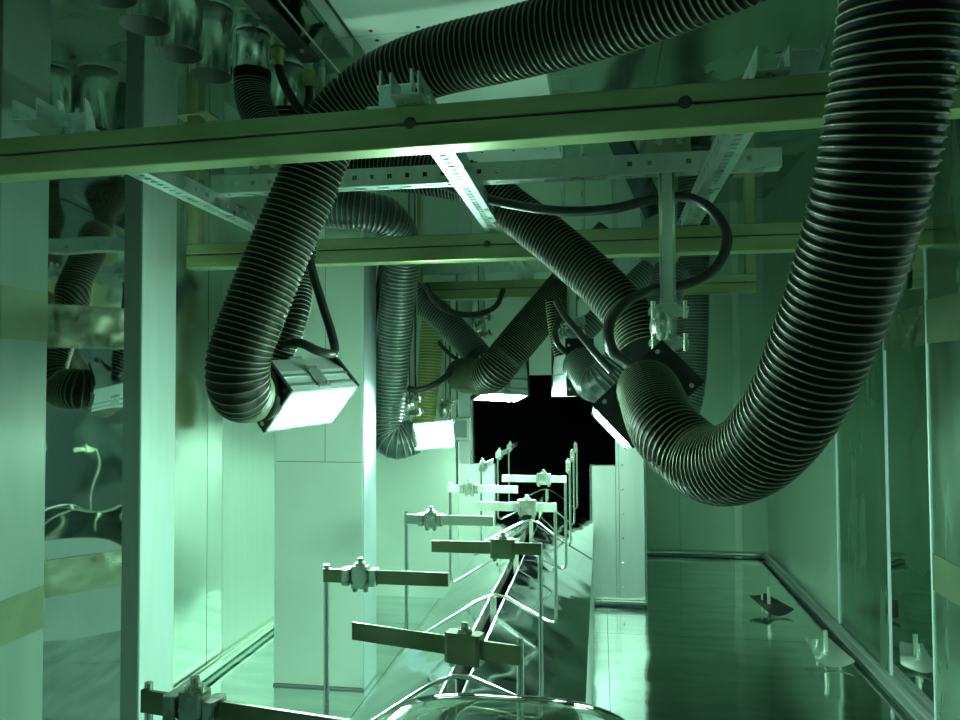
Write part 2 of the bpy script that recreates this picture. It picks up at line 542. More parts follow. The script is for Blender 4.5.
YSTEM = [.78, 1.27, 1.77, 2.25, 2.75, 3.18, 3.58]
YLEFT = [.65, 1.11, 1.59, 2.07, 2.62, 3.06, 3.44]
YRIGHT = [.82, 1.31, 1.75, 2.27, 2.60, 2.98, 3.36]
hl = ['bent-wire hanger carrying a dark bar, foremost on the conveyor beside the clear lens',
      'bent-wire hanger with dark bars next behind the clear lens on the conveyor',
      'bent-wire hanger with pale bars, third along the conveyor from the clear lens',
      'bent-wire hanger with pale bars, fourth along the conveyor from the clear lens',
      'bent-wire hanger turned end-on, just past the pale-barred hangers',
      'bent-wire hanger turned end-on, standing just before the black opening',
      'bent-wire hanger turned end-on, standing in the mouth of the black opening']


def hanger(i):
    ysm, yL, yR = YSTEM[i], YLEFT[i], YRIGHT[i]
    h = thing('hanger', (CXX, ysm, RZ - .08), hl[i], 'hanger', 'wire hangers on the conveyor')
    MB().box(CXX - .007, CXX + .007, ysm - .006, ysm + .006, RZ - .08, RZ + .028).build('stem', 'alu', h, bevel=.001)
    zb, zt = .445, .726
    for sgn, ax, ay in ((-1, -.415, yL), (1, -.105 if i else -.088, yR)):
        pts = fillet([(CXX, ysm, RZ + .03), (CXX + sgn * .03, ysm + (ay - ysm) * .2, RZ + .028), (ax, ay, zb), (ax, ay, zt)], .025)
        arm = MB().sweep(pts, .0042, 8).build('wire_arm', 'chrome' if i > 1 else 'chrome', h)
        z0, z1 = (.701, .721) if sgn < 0 else ((.706, .726) if i else (.699, .719))
        if i < 4:
            yaw = {(0, 1): .05, (0, -1): -.03}.get((i, sgn), 0.0)
            d = Vector((-sgn, yaw * -sgn * -1 if False else (yaw / .19), 0))
            d = Vector((-sgn, yaw / .19, 0)).normalized()
        else:
            d = Vector((.06 * -sgn, 1, 0)).normalized()
        nrm = d.cross(Vector((0, 0, 1)))
        A = Vector((ax, ay, (z0 + z1) / 2)) + nrm * (.005 if nrm.y < 0 else -.005) - d * .003
        L = (.193 if i else .213) if i < 4 else .19
        c = A + d * (L / 2)
        bar = MB().obox(c, d * (L / 2), nrm * .0018, Vector((0, 0, .0102))).build('bar', 'bar' if i < 2 else 'alu', h)  # near bars darkened as backlit, farther ones pale as lamplit
        cc = A + d * (.067 if sgn > 0 else .058)
        if i >= 4:
            cc = A + d * .01
        w = .021 if sgn > 0 else .012
        cl = MB().cbox(cc, d * w, nrm * .009, Vector((0, 0, .0165)), .2).build('clamp', 'bar' if i < 2 and sgn > 0 else 'clamp', h)  # near right clamps take the same backlit dark colour
        if sgn < 0:
            MB().cbox(cc - d * .021, d * .006, nrm * .011, Vector((0, 0, .012)), .25).build('clamp_jaw', 'clamp', cl)
            MB().cbox(cc + d * .021, d * .006, nrm * .011, Vector((0, 0, .012)), .25).build('clamp_jaw', 'clamp', cl)
        bt = MB().cyl(cc + Vector((0, 0, .015)), cc + Vector((0, 0, .021)), .009, 6)
        bt.cyl(cc + Vector((0, 0, .018)), cc + Vector((0, 0, .028)), .0045, 8)
        bt.build('clamp_bolt', 'clamp', cl)
        for q in (-1, 1):
            p = cc + d * (q * w * .7) + Vector((0, 0, -.0165))
            MB().cyl(p, p - Vector((0, 0, .006)), .004, 8).build('clamp_screw', 'clamp', cl)
    return h


for i in range(7):
    hanger(i)

# clear moulded lens at the very front
def lens():
    c = W(503, 798, Y=.60)
    ax, ay, az = .122, .075, .064
    t = thing('lens', c - Vector((0, 0, az * .2)), 'clear moulded lens cover with rounded rim on the foremost hanger', 'lens')
    vs, fs = [], []
    nu, nv = 48, 16

    def sp(x, e):
        return math.copysign(abs(x) ** e, x)
    for off in (0, .0035):
        for j in range(nv + 1):
            ph = (math.pi / 2) * j / nv
            for k in range(nu):
                th = 2 * math.pi * k / nu
                cx = sp(math.cos(ph), .42)
                x = (ax - off) * cx * sp(math.cos(th), .6)
                y = (ay - off) * cx * sp(math.sin(th), .7)
                z = (az - off) * sp(math.sin(ph), .75)
                vs.append(c + Vector((x, y, z)))
    n1 = (nv + 1) * nu
    for s in range(2):
        for j in range(nv):
            for k in range(nu):
                q = (s * n1 + j * nu + k, s * n1 + j * nu + (k + 1) % nu, s * n1 + (j + 1) * nu + (k + 1) % nu, s * n1 + (j + 1) * nu + k)
                fs.append(q if s == 0 else q[::-1])
    for k in range(nu):
        fs.append((k, n1 + k, n1 + (k + 1) % nu, (k + 1) % nu))
    m = MB()
    m.add(vs, fs, True)
    m.build('lens_shell', 'lens', t)
    r = MB()
    ring = []
    for k in range(nu + 1):
        th = 2 * math.pi * k / nu
        ring.append(c + Vector((ax * sp(math.cos(th), .6) * 1.02, ay * sp(math.sin(th), .7) * 1.02, -.002)))
    r.sweep(ring, .004, 8)
    r.build('lens_rim', 'lens', t)
    MB().box(c.x - .085, c.x + .085, c.y - .045, c.y + .045, c.z - .016, c.z - .004).build('lens_carrier', 'bar', t, bevel=.003)
    MB().cyl((c.x, c.y, RZ - .08), (c.x, c.y, c.z - .01), .006, 10).build('carrier_post', 'chrome', t)


lens()

# ------------------------------------------------------------------ cross beams
BZ0, BZ1 = 1.370, 1.448


def beam(name, Y, x0, x1, label, posts=(), z0=BZ0, z1=BZ1, dep=.058, yaw=0.0):
    t = thing(name, ((x0 + x1) / 2, Y + .03, z0), label, 'beam', 'cross beams over the conveyor')
    zm = z0 + (z1 - z0) * .54
    ax = Vector((1, -yaw, 0)).normalized()
    nv = Vector((ax.y, -ax.x, 0)) * -1
    cx = Vector(((x0 + x1) / 2, Y - yaw * ((x0 + x1) / 2), 0))
    h = ax * ((x1 - x0) / 2)

    def bar(za, zb, ya, yb):
        return MB().obox(cx + nv * ((ya + yb) / 2) + Vector((0, 0, (za + zb) / 2)), h, nv * ((yb - ya) / 2), Vector((0, 0, (zb - za) / 2)))
    bar(z0, zm - .001, 0, dep).build('lower_channel', 'film', t, bevel=.003)
    bar(zm + .002, z1, .001, dep - .001).build('upper_channel', 'film', t, bevel=.003)
    bar(zm - .002, zm + .003, .006, dep - .006).build('seam', 'seam', t)
    for x in posts:
        MB().box(x - .02, x + .02, Y + .006, Y + .046, z0 + .01, ZC).build('drop_post', 'film_post', t, bevel=.002)
        MB().box(x - .06, x + .06, Y - .006, Y + .06, ZC - .19, ZC - .183).build('post_plate', 'film_post', t)
    return t


B1, B2, B3 = 1.19, 2.20, 3.22
F0, F1 = 1.392, 1.462      # the foremost beam hangs a little higher
bm1 = beam('cross_beam', B1, XL + .004, XR - .003, 'foremost yellowish double-channel cross beam spanning wall to wall', z0=F0, z1=F1, dep=.048, yaw=.04)
bm2 = beam('cross_beam', B2, W(185, 260, Y=B2).x, XR - .003, 'middle yellowish cross beam with a drop post at its left end', (W(185, 260, Y=B2).x + .02,))
bm3 = beam('cross_beam', B3, W(412, 300, Y=B3).x, W(757, 290, Y=B3).x, 'rearmost short cross beam in front of the wall with the opening',
           (W(757, 290, Y=B3).x - .02, W(412, 300, Y=B3).x + .02))
for (px, yb, t, Y) in ((408, 116, bm1, B1), (487, 243, bm2, B2), (685, 110, bm1, B1)):
    p = W(px, yb, Y=Y)
    f1_ = t is bm1
    MB().lathe((p.x, Y - (.04 * p.x if f1_ else 0) + .001, (F0 + .040) if f1_ else (BZ0 + .044)), (0, -1, 0), [(0, .011), (.0015, .010), (.002, .0005)], 12).build('rust_spot', 'seam', t, 'dark rusty spot')


# ------------------------------------------------------------------ slotted rails
def ladder(mb, o, d, up, L, wdt, th, pitch, slot, sw):
    """slotted strip: starts at o, runs along d, width along up, thickness vector th, slots of length slot, width sw"""
    o, d, up, th = Vector(o), Vector(d).normalized(), Vector(up).normalized(), Vector(th)
    e = (wdt - sw) / 2
    mb.obox(o + d * L / 2 + up * e / 2, d * L / 2, up * e / 2, th / 2)
    mb.obox(o + d * L / 2 + up * (wdt - e / 2), d * L / 2, up * e / 2, th / 2)
    n = int(L / pitch)
    web = pitch - slot
    for k in range(n + 1):
        c = o + d * min(max(k * pitch, web / 2), L - web / 2) + up * wdt / 2
        mb.obox(c, d * web / 2, up * (sw / 2), th / 2)


def long_rail(X, y0, y1, z, label, drop=0.0):
    """slotted angle along the tunnel resting on the beams"""
    t = thing('slotted_rail', (X, (y0 + y1) / 2, z), label, 'rail', 'slotted rails lying on the cross beams')
    w = .046
    m = MB()
    dr = Vector((0, y1 - y0, -drop)).normalized()
    z = z + drop
    ladder(m, (X - w / 2, y0, z), dr, (1, 0, 0), y1 - y0, w, (0, 0, .003), .025, .012, .016)
    m.build('bottom_flange', 'galv', t)
    for s in (-1, 1):
        m = MB()
        ladder(m, (X + s * w / 2, y0, z - .0015), dr, (0, 0, 1), y1 - y0, .038, (.003, 0, 0), .05, .018, .012)
        m.build('side_flange', 'galv', t)
    for yy in (y0 + .035, y1 - .035):
        zz = z - drop * (yy - y0) / (y1 - y0)
        MB().cyl((X, yy, zz - .002), (X, yy, zz + .010), .008, 6).build('bolt', 'galv', t)
    return t


RZ0 = BZ1 + .002
XR1, XR2, XR3 = -.305, .26, -.985
long_rail(XR1, B1 - .03, B2 + .05, RZ0, 'brightly lit slotted rail joining the foremost and middle beams above the conveyor', drop=.0145)
long_rail(XR2, B1 - .03, B2 + .05, RZ0, 'slotted rail joining the foremost and middle beams beside the thick black hose on the right', drop=.0145)
long_rail(XR3, B1 - .03, B2 + .05, RZ0, 'slotted rail joining the foremost and middle beams by the left wall', drop=.0145)
long_rail(XR1, B2 + .08, B3 + .05, RZ0, 'slotted rail joining the middle and rearmost beams above the conveyor')
long_rail(XR2, B2 + .08, B3 + .05, RZ0, 'slotted rail joining the middle and rearmost beams near the tall grey hose')


def cross_rail(x0, x1, Y, z, label):
    t = thing('slotted_cross_rail', ((x0 + x1) / 2, Y, z), label, 'rail', 'slotted cross rails')
    m = MB()
    ladder(m, (x0, Y, z), (1, 0, 0), (0, 0, 1), x1 - x0, .044, (0, .003, 0), .045, .012, .012)
    m.build('front_flange', 'alu', t)
    m = MB()
    ladder(m, (x0, Y, z), (1, 0, 0), (0, 1, 0), x1 - x0, .04, (0, 0, .003), .06, .03, .012)
    m.build('bottom_flange', 'galv', t)
    return t


CRY, CRZ = 1.80, RZ0 + .045
cross_rail(W(212, 186, Y=CRY).x, W(782, 160, Y=CRY).x, CRY, CRZ, 'slotted cross rail lying over the long rails between the foremost and middle beams')
cross_rail(W(405, 275, Y=3.30).x, W(560, 275, Y=3.30).x, 3.30, CRZ, 'short slotted cross rail above the rearmost beam')
for (px, py, Y, w, h, lab) in ((669, 140, CRY + .05, .05, .05, 'bolted plate on the slotted cross rail above the square drop post'),
                             (266, 163, CRY + .05, .045, .045, 'bolted plate on the left part of the slotted cross rail')):
    c = W(px, py, Y=Y)
    c.z = CRZ + .044 + h - .01
    t = thing('gusset_plate', (c.x, c.y, CRZ + .03), lab, 'plate')
    MB().box(c.x - w, c.x + w, Y - .003, Y + .003, CRZ + .02, c.z + h).build('plate', 'film_post', t)
    for s in (-.5, .5):
        MB().cyl((c.x + s * w, Y - .012, c.z), (c.x + s * w, Y, c.z), .009, 6).build('bolt', 'galv', t)


# beam clamps standing on the foremost beam
def beam_clamp(px, Y, lab, lean):
    p = W(px, 90, Y=Y)
    x, z = p.x, F1
    Y = Y - .04 * x
    t = thing('beam_clamp', (x, Y + .02, z), lab, 'clamp', 'rail clamps on the foremost beam')
    MB().box(x - .045, x + .06, Y + .004, Y + .05, z - .001, z + .004).build('base_plate', 'galv', t)
    c = Vector((x + lean * .4, Y + .02, z + .022))
    MB().obox(c, (.028, 0, 0), (0, .003, 0), (lean * .35, 0, .021)).build('web', 'galv', t)
    for s in (-1, 1):
        b = Vector((x + s * .027, Y + .024, z + .003))
        m = MB()
        top = Vector((lean, .0, .068))
        m.hexa([b + Vector((-.002, -.004, 0)), b + Vector((.002, -.004, 0)), b + Vector((.002, .03, 0)), b + Vector((-.002, .03, 0)),
                b + top + Vector((-.002, -.004, 0)), b + top + Vector((.002, -.004, 0)), b + top + Vector((.002, .009, -.004)), b + top + Vector((-.002, .009, -.004))])
        m.build('tab', 'galv', t)
    MB().cyl(c + Vector((-.035, .014, .024)), c + Vector((.035, .014, .024)), .005, 10).build('bolt', 'chrome', t)
    MB().cyl(c + Vector((.0, -.006, 0)), c + Vector((0, .0, 0)), .006, 6).build('screw', 'galv', t)


beam_clamp(390, B1, 'rail clamp on the foremost beam under the bend of the black hose', .0)
beam_clamp(797, B1, 'rail clamp on the foremost beam next to the thick black hose on the right', .022)
beam_clamp(50, B1, 'rail clamp on the foremost beam by the left wall', -.004)


# ------------------------------------------------------------------ lamps
def lamp(label, C, u, v, w, lens='u', hole=True, strap=True):
    """box lamp: corner C, edges u, v, w; w is the long axis, hose plate on the C side, lens on the far u / v face"""
    C, u, v, w = Vector(C), Vector(u), Vector(v), Vector(w)
    v = v - u * (v.dot(u) / u.dot(u))
    wl_ = w.length
    n = u.cross(v)
    w = n.normalized() * wl_ * (1 if n.dot(w) > 0 else -1)
    ctr = C + (u + v + w) / 2
    zmin = min((C + a * u + b * v + c * w).z for a in (0, 1) for b in (0, 1) for c in (0, 1))
    t = thing('lamp', (ctr.x, ctr.y, zmin), label, 'lamp', 'box lamps fed by hoses')
    ld = u if lens == 'u' else v
    od = v if lens == 'u' else u
    ln = ld.normalized()
    # housing, slightly narrower near its back
    back = ctr - ld / 2
    a, b = od / 2, w / 2
    k = .72
    m = MB()
    mid = ctr - ld * .02
    r0 = [back - a * k - b, back + a * k - b, back + a * k + b, back - a * k + b]
    r1 = [mid - a - b, mid + a - b, mid + a + b, mid - a + b]
    r2 = [ctr + ld * .46 - a - b, ctr + ld * .46 + a - b, ctr + ld * .46 + a + b, ctr + ld * .46 - a + b]
    if a.cross(b).dot(ld) < 0:
        r0, r1, r2 = r0[::-1], r1[::-1], r2[::-1]
    fs = [(3, 2, 1, 0), (8, 9, 10, 11)]
    for q in range(4):
        q2 = (q + 1) % 4
        fs += [(q, q2, 4 + q2, 4 + q), (4 + q, 4 + q2, 8 + q2, 8 + q)]
    m.add(r0 + r1 + r2, fs)
    hs = m.build('housing', 'housing', t, bevel=.003)
    # ridges along the housing flank
    for s in (-1, 1):
        for q in (.12, .36):
            c = ctr + a * s * 1.01 + ld * q
            MB().obox(c, b * .98, a.normalized() * .002, ln * .003).build('rib', 'strap', hs)
    # end plates
    for s, nm in ((-1, 'hose_plate'), (1, 'end_plate')):
        c = ctr + b * s * 1.015
        pl = MB().obox(c, a * 1.06, ld * .53, b.normalized() * .004).build(nm, 'black', t, 'black end plate')
        for x in (-.85, .85):
            for y in (-.4, .4):
                p = c + a * x + ld * y + b.normalized() * s * .004
                MB().cyl(p, p + b.normalized() * s * .003, .005, 8).build('screw', 'galv', pl)
    # glowing window and frame
    c = ctr + ld * .475
    MB().obox(c, a * .93, b * .96, ln * .004).build('glowing_window', 'lamp', t, 'glowing white-green lamp window')
    fr = MB()
    for s in (-1, 1):
        fr.obox(ctr + ld * .48 + a * s * .97, a.normalized() * .004, b, ln * .007)
        fr.obox(ctr + ld * .48 + b * s * .98, a * .96, b.normalized() * .004, ln * .007)
    fr.build('window_frame', 'housing', t)
    if strap:
        st = MB().obox(back - ln * .003, b.normalized() * .018, a * .75, ln * .003).build('strap', 'strap', t)
        for s in (-1, 1):
            MB().obox(ctr + a * s * 1.03 + ld * .2, b.normalized() * .018, a.normalized() * .003, ld * .28).build('strap_end', 'strap', st)
        for s in (-1, 1):
            for q in (.0, .4):
                for z in (-.011, .011):
                    p = ctr + a * s * 1.03 + ld * q + b.normalized() * z
                    MB().cyl(p, p + a.normalized() * s * .006, .0035, 6).build('strap_bolt', 'galv', st)
    # collar for the hose
    if hole:
        c = ctr - b * 1.02
        MB().lathe(c, -b, [(0, .050), (.02, .050), (.021, .046), (0, .046)], 28).build('hose_collar', 'black', t)
    return t, ctr, ctr - b * 1.02, -b.normalized(), back, -ln


def scl(v, L):
    v = Vector(v)
    return v.normalized() * L


L1 = lamp('large glowing box lamp hanging in front of the sheet-metal pillar',
          W(291, 391, Y=1.56) - scl((.047, -.019, -.051), .115), scl((.047, -.019, -.051), .115), scl((-.074, .04, -.083), .125), scl((.123, .262, .017), .205))
T5 = W(661, 343, Y=1.62)
L5 = lamp('box lamp with black end plate at the end of the thick right-hand hose',
          T5, scl((.068, -.006, -.072), .115), scl((-.142, -.016, -.125), .19), (-.011, .25, -.03), lens='v', strap=False)
c2 = W(413, 424, Y=2.62)
w2 = W(452, 417, Y=2.66) - c2
v2 = W(415, 450, Y=2.62) - c2
n2 = w2.cross(v2).normalized()
if n2.y < 0:
    n2 = -n2
L2 = lamp('glowing box lamp facing into the booth beside the dark square port', c2 + n2 * .10, -n2 * .10, v2, w2, strap=False)
u3 = Vector((.05, -.22, -.97)).normalized()
w3 = Vector((.20, .11, 0))
L3 = lamp('box lamp with a narrow glowing strip in the middle above the black opening',
          W(482, 352, Y=2.90), u3 * .16, scl(w3.cross(u3), -.13) if w3.cross(u3).y < 0 else scl(w3.cross(u3), .13), scl(w3, .19))
L4 = lamp('black-ended box lamp with a brightly lit pale side between the two hoses',
          W(566, 340, Y=2.50), Vector((.01, -.02, -1)).normalized() * .18, scl((1, .3, 0), .09), scl((-.3, 1, 0), .2), strap=False)


# ------------------------------------------------------------------ hoses
def hose(label, pts, R, pitch, body='hose', rib='rib', cuffs=(False, False), name='hose', group=None):
    P = [Vector(p) if not isinstance(p, tuple) or len(p) != 4 else p for p in pts]
    sub = 4
    path = spline(P, pitch / sub)
    n = len(path)
    fr = frames(path)
    t = thing(name, tuple(path[0]), label, 'hose', group)
    seg = 28
    vs, fs = [], []
    for i in range(n):
        tt, a, b = fr[i]
        for k in range(seg):
            an = 2 * math.pi * k / seg
            ph = 2 * math.pi * (i / sub) - an
            r = R * (.975 + .025 * math.cos(ph))
            vs.append(path[i] + (a * math.cos(an) + b * math.sin(an)) * r)
    for i in range(n - 1):
        for k in range(seg):
            k2 = (k + 1) % seg
            fs.append((i * seg + k, i * seg + k2, (i + 1) * seg + k2, (i + 1) * seg + k))
    m = MB().add(vs, fs, True)
    m.add(vs[:seg], [tuple(range(seg - 1, -1, -1))])
    m.add(vs[-seg:], [tuple(range(seg))])
    m.build('sleeve', body, t)
    # helical wire rib along the crests
    turns = (n - 1) / sub
    nh = int(turns * 26)
    hv, hf = [], []
    rw = pitch * .10
    for j in range(nh):
        s = j / 26.0 * sub
        i0 = min(int(s), n - 2)
        q = s - i0
        c = path[i0].lerp(path[i0 + 1], q)
        tt = fr[i0][0]
        a = fr[i0][1].lerp(fr[i0 + 1][1], q)
        b = fr[i0][2].lerp(fr[i0 + 1][2], q)
        an = 2 * math.pi * (j / 26.0)
        rd = a * math.cos(an) + b * math.sin(an)
        for (e, f_) in ((-1, -.3), (-.5, .7), (.5, .7), (1, -.3)):
            hv.append(c + rd * (R + f_ * rw) + tt * e * rw)
    for j in range(nh - 1):
        for k in range(4):
            k2 = (k + 1) % 4
            hf.append((j * 4 + k, j * 4 + k2, (j + 1) * 4 + k2, (j + 1) * 4 + k))
    MB().add(hv, hf, True).build('spiral_rib', rib, t)
    for e, on in enumerate(cuffs):
        if on:
            p, d = (path[0], -fr[0][0]) if e == 0 else (path[-1], fr[-1][0])
            MB().lathe(p - d * .03, d, [(0, R * .9), (.001, R * 1.02), (.03, R * 1.02), (.031, R * .9)], 28).build('cuff', body, t)
    return t


PI_ = .0153
c, d = L1[2], L1[3]
hose('long black ribbed hose from the large glowing lamp up and over the foremost beam',
     [c - d * .005, c + d * .045, W(240, 388, Y=1.45), W(239, 358, Y=1.42), W(256, 308, Y=1.43), W(277, 256, Y=1.45), W(306, 188, Y=1.47), W(332, 128, Y=1.48), W(372, 90, Y=1.46),
      W(430, 64, Y=1.41), W(520, 42, Y=1.34), W(610, 17, Y=1.27), W(700, -18, Y=1.2), W(785, -62, Y=1.14), Vector((.42, 1.08, 1.76)), Vector((.50, 1.06, 1.90)), Vector((.51, 1.06, ZC + .01))], .063, .0118, cuffs=(True, False))
c, d = L5[2], L5[3]
hose('thick black ribbed hose looping down and up along the right side',
     [c - d * .005, c + d * .04, W(666, 430, Y=1.38), W(706, 464, Y=1.28), W(748, 457, Y=1.18), W(788, 414, Y=1.08), W(820, 348, Y=1.01), W(848, 270, Y=.955), W(870, 190, Y=.91),
      W(888, 100, Y=.88), W(902, 0, Y=.855), W(914, -100, Y=.84), Vector((.415, .80, 1.72)), Vector((.42, .78, 1.88)), Vector((.42, .78, ZC + .01))], 0.0625, .0116, cuffs=(True, False))
hose('black ribbed hose descending behind the slotted cross rail to the lamp on the right',
     [Vector((-1.01, 2.33, 1.90)), Vector((-1.01, 2.33, 1.83)), Vector((-1.0, 2.28, 1.735)), Vector((-.94, 2.15, 1.65)), W(290, 161, Y=2.10), W(350, 166, Y=2.10), W(415, 172, Y=2.10), W(470, 183, Y=2.10), W(520, 216, Y=2.08), W(567, 254, Y=2.03), W(607, 291, Y=1.97), W(634, 325, Y=1.92), W(643, 352, Y=1.88)],
     .062, .0118)
c, d = L2[2], L2[3]
hose('grey ribbed hose dropping behind the middle beam to the glowing lamp beside the port',
     [W(312, 203, Y=2.25), W(332, 207, Y=2.25), W(360, 211, Y=2.265), W(387, 219, Y=2.32), W(402, 245, Y=2.45), W(399, 285, Y=2.52), W(394, 340, Y=2.60), W(389, 395, Y=2.64), W(386, 430, Y=2.64), W(396, 442, Y=2.64), c - d * .004],
     .063, .0135, 'hose_grey', 'rib_grey', (False, True))
hose('olive ribbed hose hanging close to the back wall behind the glowing lamp',
     [W(434, 286, Y=3.36), W(433, 315, Y=3.36), W(430, 360, Y=3.36), W(423, 425, Y=3.34)], .055, .0135, 'hose_olive', 'rib_olive')
hose('grey ribbed hose slanting down to the back of the middle lamp',
     [W(385, 275, Y=3.12), W(412, 293, Y=3.12), W(440, 316, Y=3.10), W(466, 342, Y=3.06), W(478, 356, Y=3.02)], .058, .013, 'hose_grey', 'rib_grey')
c, d = L3[2], L3[3]
hose('dark smooth-ribbed hose slanting down to the front of the middle lamp',
     [W(612, 235, Y=2.72), W(590, 258, Y=2.72), W(560, 293, Y=2.70), W(530, 328, Y=2.68), W(508, 354, Y=2.66), W(488, 375, Y=2.68), c + d * .055, c - d * .004], .068, .0075, 'hose', 'rib', (False, False))
hose('tall bluish grey ribbed hose standing in the right bay behind the square drop post',
     [W(695, 150, Y=3.42), W(694, 190, Y=3.42), W(693, 250, Y=3.42), W(692, 330, Y=3.42), W(688, 390, Y=3.40), W(676, 430, Y=3.36)], .072, .0135, 'hose_grey', 'rib_grey', (False, True))
c, d = L4[2], L4[3]
hose('short grey ribbed hose bending from the black-ended lamp behind the right lamp',
     [c - d * .004, c + d * .045, W(596, 384, Y=2.36), W(618, 366, Y=2.36), W(640, 340, Y=2.40), W(660, 305, Y=2.46), W(672, 270, Y=2.5)], .058, .011, 'hose_grey', 'rib_grey')
hose('thin grey ribbed hose slanting up behind the black-ended lamp',
     [W(572, 342, Y=3.0), W(592, 324, Y=3.0), W(616, 300, Y=3.02), W(650, 268, Y=3.05)], .045, .012, 'hose_grey', 'rib_grey')
c, d = L1[4], L1[5]
hose('narrow black ribbed hose rising from the top of the large glowing lamp',
     [c - d * .003, c + d * .03, W(297, 318, Y=1.72), W(303, 280, Y=1.76), W(308, 230, Y=1.76), W(312, 165, Y=1.75)], .026, .011, 'hose', 'rib_grey', (True, False))
hose('thin spiral conduit hanging by the pale-sided lamp',
     [W(550, 300, Y=2.50), W(552, 320, Y=2.50), W(555, 340, Y=2.50), W(559, 356, Y=2.50)], .016, .009, 'hose', 'rib_olive')

# ------------------------------------------------------------------ ceiling pipe stubs
ST = [(148, 22, 50), (183, 57, 46), (214, 80, 42), (246, 86, 32), (262, 112, 30)]
sl = ['polished pipe stub under the ceiling, nearest the foremost beam', 'polished pipe stub under the ceiling, second from the foremost beam',
      'polished pipe stub under the ceiling, third from the foremost beam', 'polished pipe stub under the ceiling with a ribbed hose pushed on',
      'polished pipe stub under the ceiling behind the one with the short bent hose', 'polished pipe stub under the ceiling, above the left end of the foremost beam']
spos = []
for i in range(6):
    Y = [1.62, 1.77, 1.93, 2.08, 2.33, 1.49][i]
    zb = [1.855, 1.85, 1.86, 1.90, 1.86, 1.86][i]
    X = -1.06 + (.05 if i in (3, 4) else 0)
    r = .057 if i not in (3, 4) else (.047 if i == 3 else .057)
    t = thing('pipe_stub', (X, Y, zb), sl[i], 'pipe', 'pipe stubs under the ceiling')
    MB().lathe((X, Y, zb), (0, 0, 1), [(0, r), (ZC - zb, r), (ZC - zb, r - .001)], 36).build('pipe_wall', 'chrome', t)
    MB().lathe((X, Y, zb), (0, 0, 1), [(0, r), (0, r - .0025), (ZC - zb, r - .0025), (ZC - zb, .001)], 36).build('pipe_inside', 'seam', t, 'dark inside of the pipe')  # shade up the pipe painted as a dark lining
    MB().lathe((X, Y, ZC - .006), (0, 0, 1), [(0, r + .001), (0, r + .005), (.006, r + .005)], 36).build('ceiling_flange', 'galv', t)
    if i == 3:
        hp = [Vector((X, Y, zb + .03)), Vector((X, Y, zb - .03)), Vector((X + .015, Y - .01, zb - .08)), Vector((X + .055, Y - .03, zb - .15)), Vector((X + .095, Y - .06, zb - .22)), Vector((X + .12, Y - .08, zb - .30))]
        hose('black ribbed hose pushed onto a pipe stub and bending away over the foremost beam', hp, .053, .011, 'hose', 'rib_grey', (True, False))

# box duct with dark polished faces next to the white ceiling panel
bx0, bx1, by0, by1 = W(303, 62, Z=1.94).x, PX0 - .004, 1.2, W(303, 62, Z=1.94).y
t = thing('duct_box', ((bx0 + bx1) / 2, (by0 + by1) / 2, 1.94), 'dark polished box duct on the ceiling beside the white panels', 'duct')
MB().box(bx0, bx1, by0, by1, 1.943, ZC).build('duct_body', 'dark_mirror', t)
MB().box(bx0 - .004, bx0 + .05, by0, by1 + .004, 1.938, 1.944).build('duct_flange', 'black', t)
for k in range(3):
    MB().cyl((bx0 + .03, by1 - .08 - k * .2, 1.932), (bx0 + .03, by1 - .08 - k * .2, 1.939), .006, 8).build('screw', 'galv', t)
# bright tie rod along the booth
r0, r1 = Vector((-.735, 1.25, 1.90)), Vector((-.735, 2.8, 1.90))
t = thing('tie_rod', (r0 + r1) / 2, 'thin bright rod running lengthwise under the white ceiling panel', 'rod')
MB().cyl(r0, r1, .0035, 10).build('rod', 'chrome', t)
for p in (r0, r1):
    MB().cyl(p + Vector((0, .01, 0)), Vector((p.x, p.y + .01, ZC - .04)), .004, 8).build('rod_hanger', 'galv', t)

# cable glands with cables
def cable(label, pts, R, name='cable'):
    path = spline(pts, .012)
    o = MB().sweep(path, R, 10).build(name, 'rubber')
    return tag(o, label, 'cable')


def gland(px, py, Y, lab):
    p = W(px, py, Y=Y)
    t = thing('cable_gland', p, lab, 'gland', 'cable glands under the ceiling')
    MB().cyl(p, p + Vector((0, 0, .018)), .020, 6).build('hex_nut', 'brass', t)
    MB().cyl(p + Vector((0, 0, .018)), p + Vector((0, 0, .05)), .022, 20).build('gland_body', 'brass', t)
    MB().cyl(p + Vector((0, 0, .05)), Vector((p.x, p.y, ZC)), .012, 14).build('conduit', 'galv', t)
    return p


g1 = gland(278, 66, 2.20, 'brass cable gland with a long drooping cable, beside the duct box')
g2 = gland(309, 87, 2.27, 'brass cable gland with a short cable, behind the longer drooping cable')
g3 = gland(322, 104, 2.36, 'brass cable gland low beside the bend of the long black hose')
cable('black cable drooping from the brass gland beside the duct box', [g1 + Vector((0, 0, .01)), W(281, 76, Y=2.2), W(290, 95, Y=2.2), W(304, 114, Y=2.2), W(325, 132, Y=2.2), W(345, 140, Y=2.22)], .014)
cable('short black cable hanging from the second brass gland', [g2 + Vector((0, 0, .01)), W(309, 100, Y=2.27), W(306, 115, Y=2.26), W(308, 136, Y=2.24)], .013)
cable('short black cable hanging from the third brass gland', [g3 + Vector((0, 0, .01)), W(322, 114, Y=2.36), W(326, 132, Y=2.34)], .013)
cable('long black cable swagging behind the square drop post and looping round to the right lamp',
      [W(430, 180, Y=1.96), W(470, 194, Y=1.93), W(510, 204, Y=1.90), W(560, 211, Y=1.89), W(610, 209, Y=1.89), W(650, 200, Y=1.89), W(685, 197, Y=1.88), W(712, 210, Y=1.86), W(727, 237, Y=1.85), W(717, 266, Y=1.86),
       W(690, 283, Y=1.88), W(650, 291, Y=1.88), W(625, 303, Y=1.74), W(609, 325, Y=1.68), W(612, 350, Y=1.66), W(628, 364, Y=1.68)], .0125)
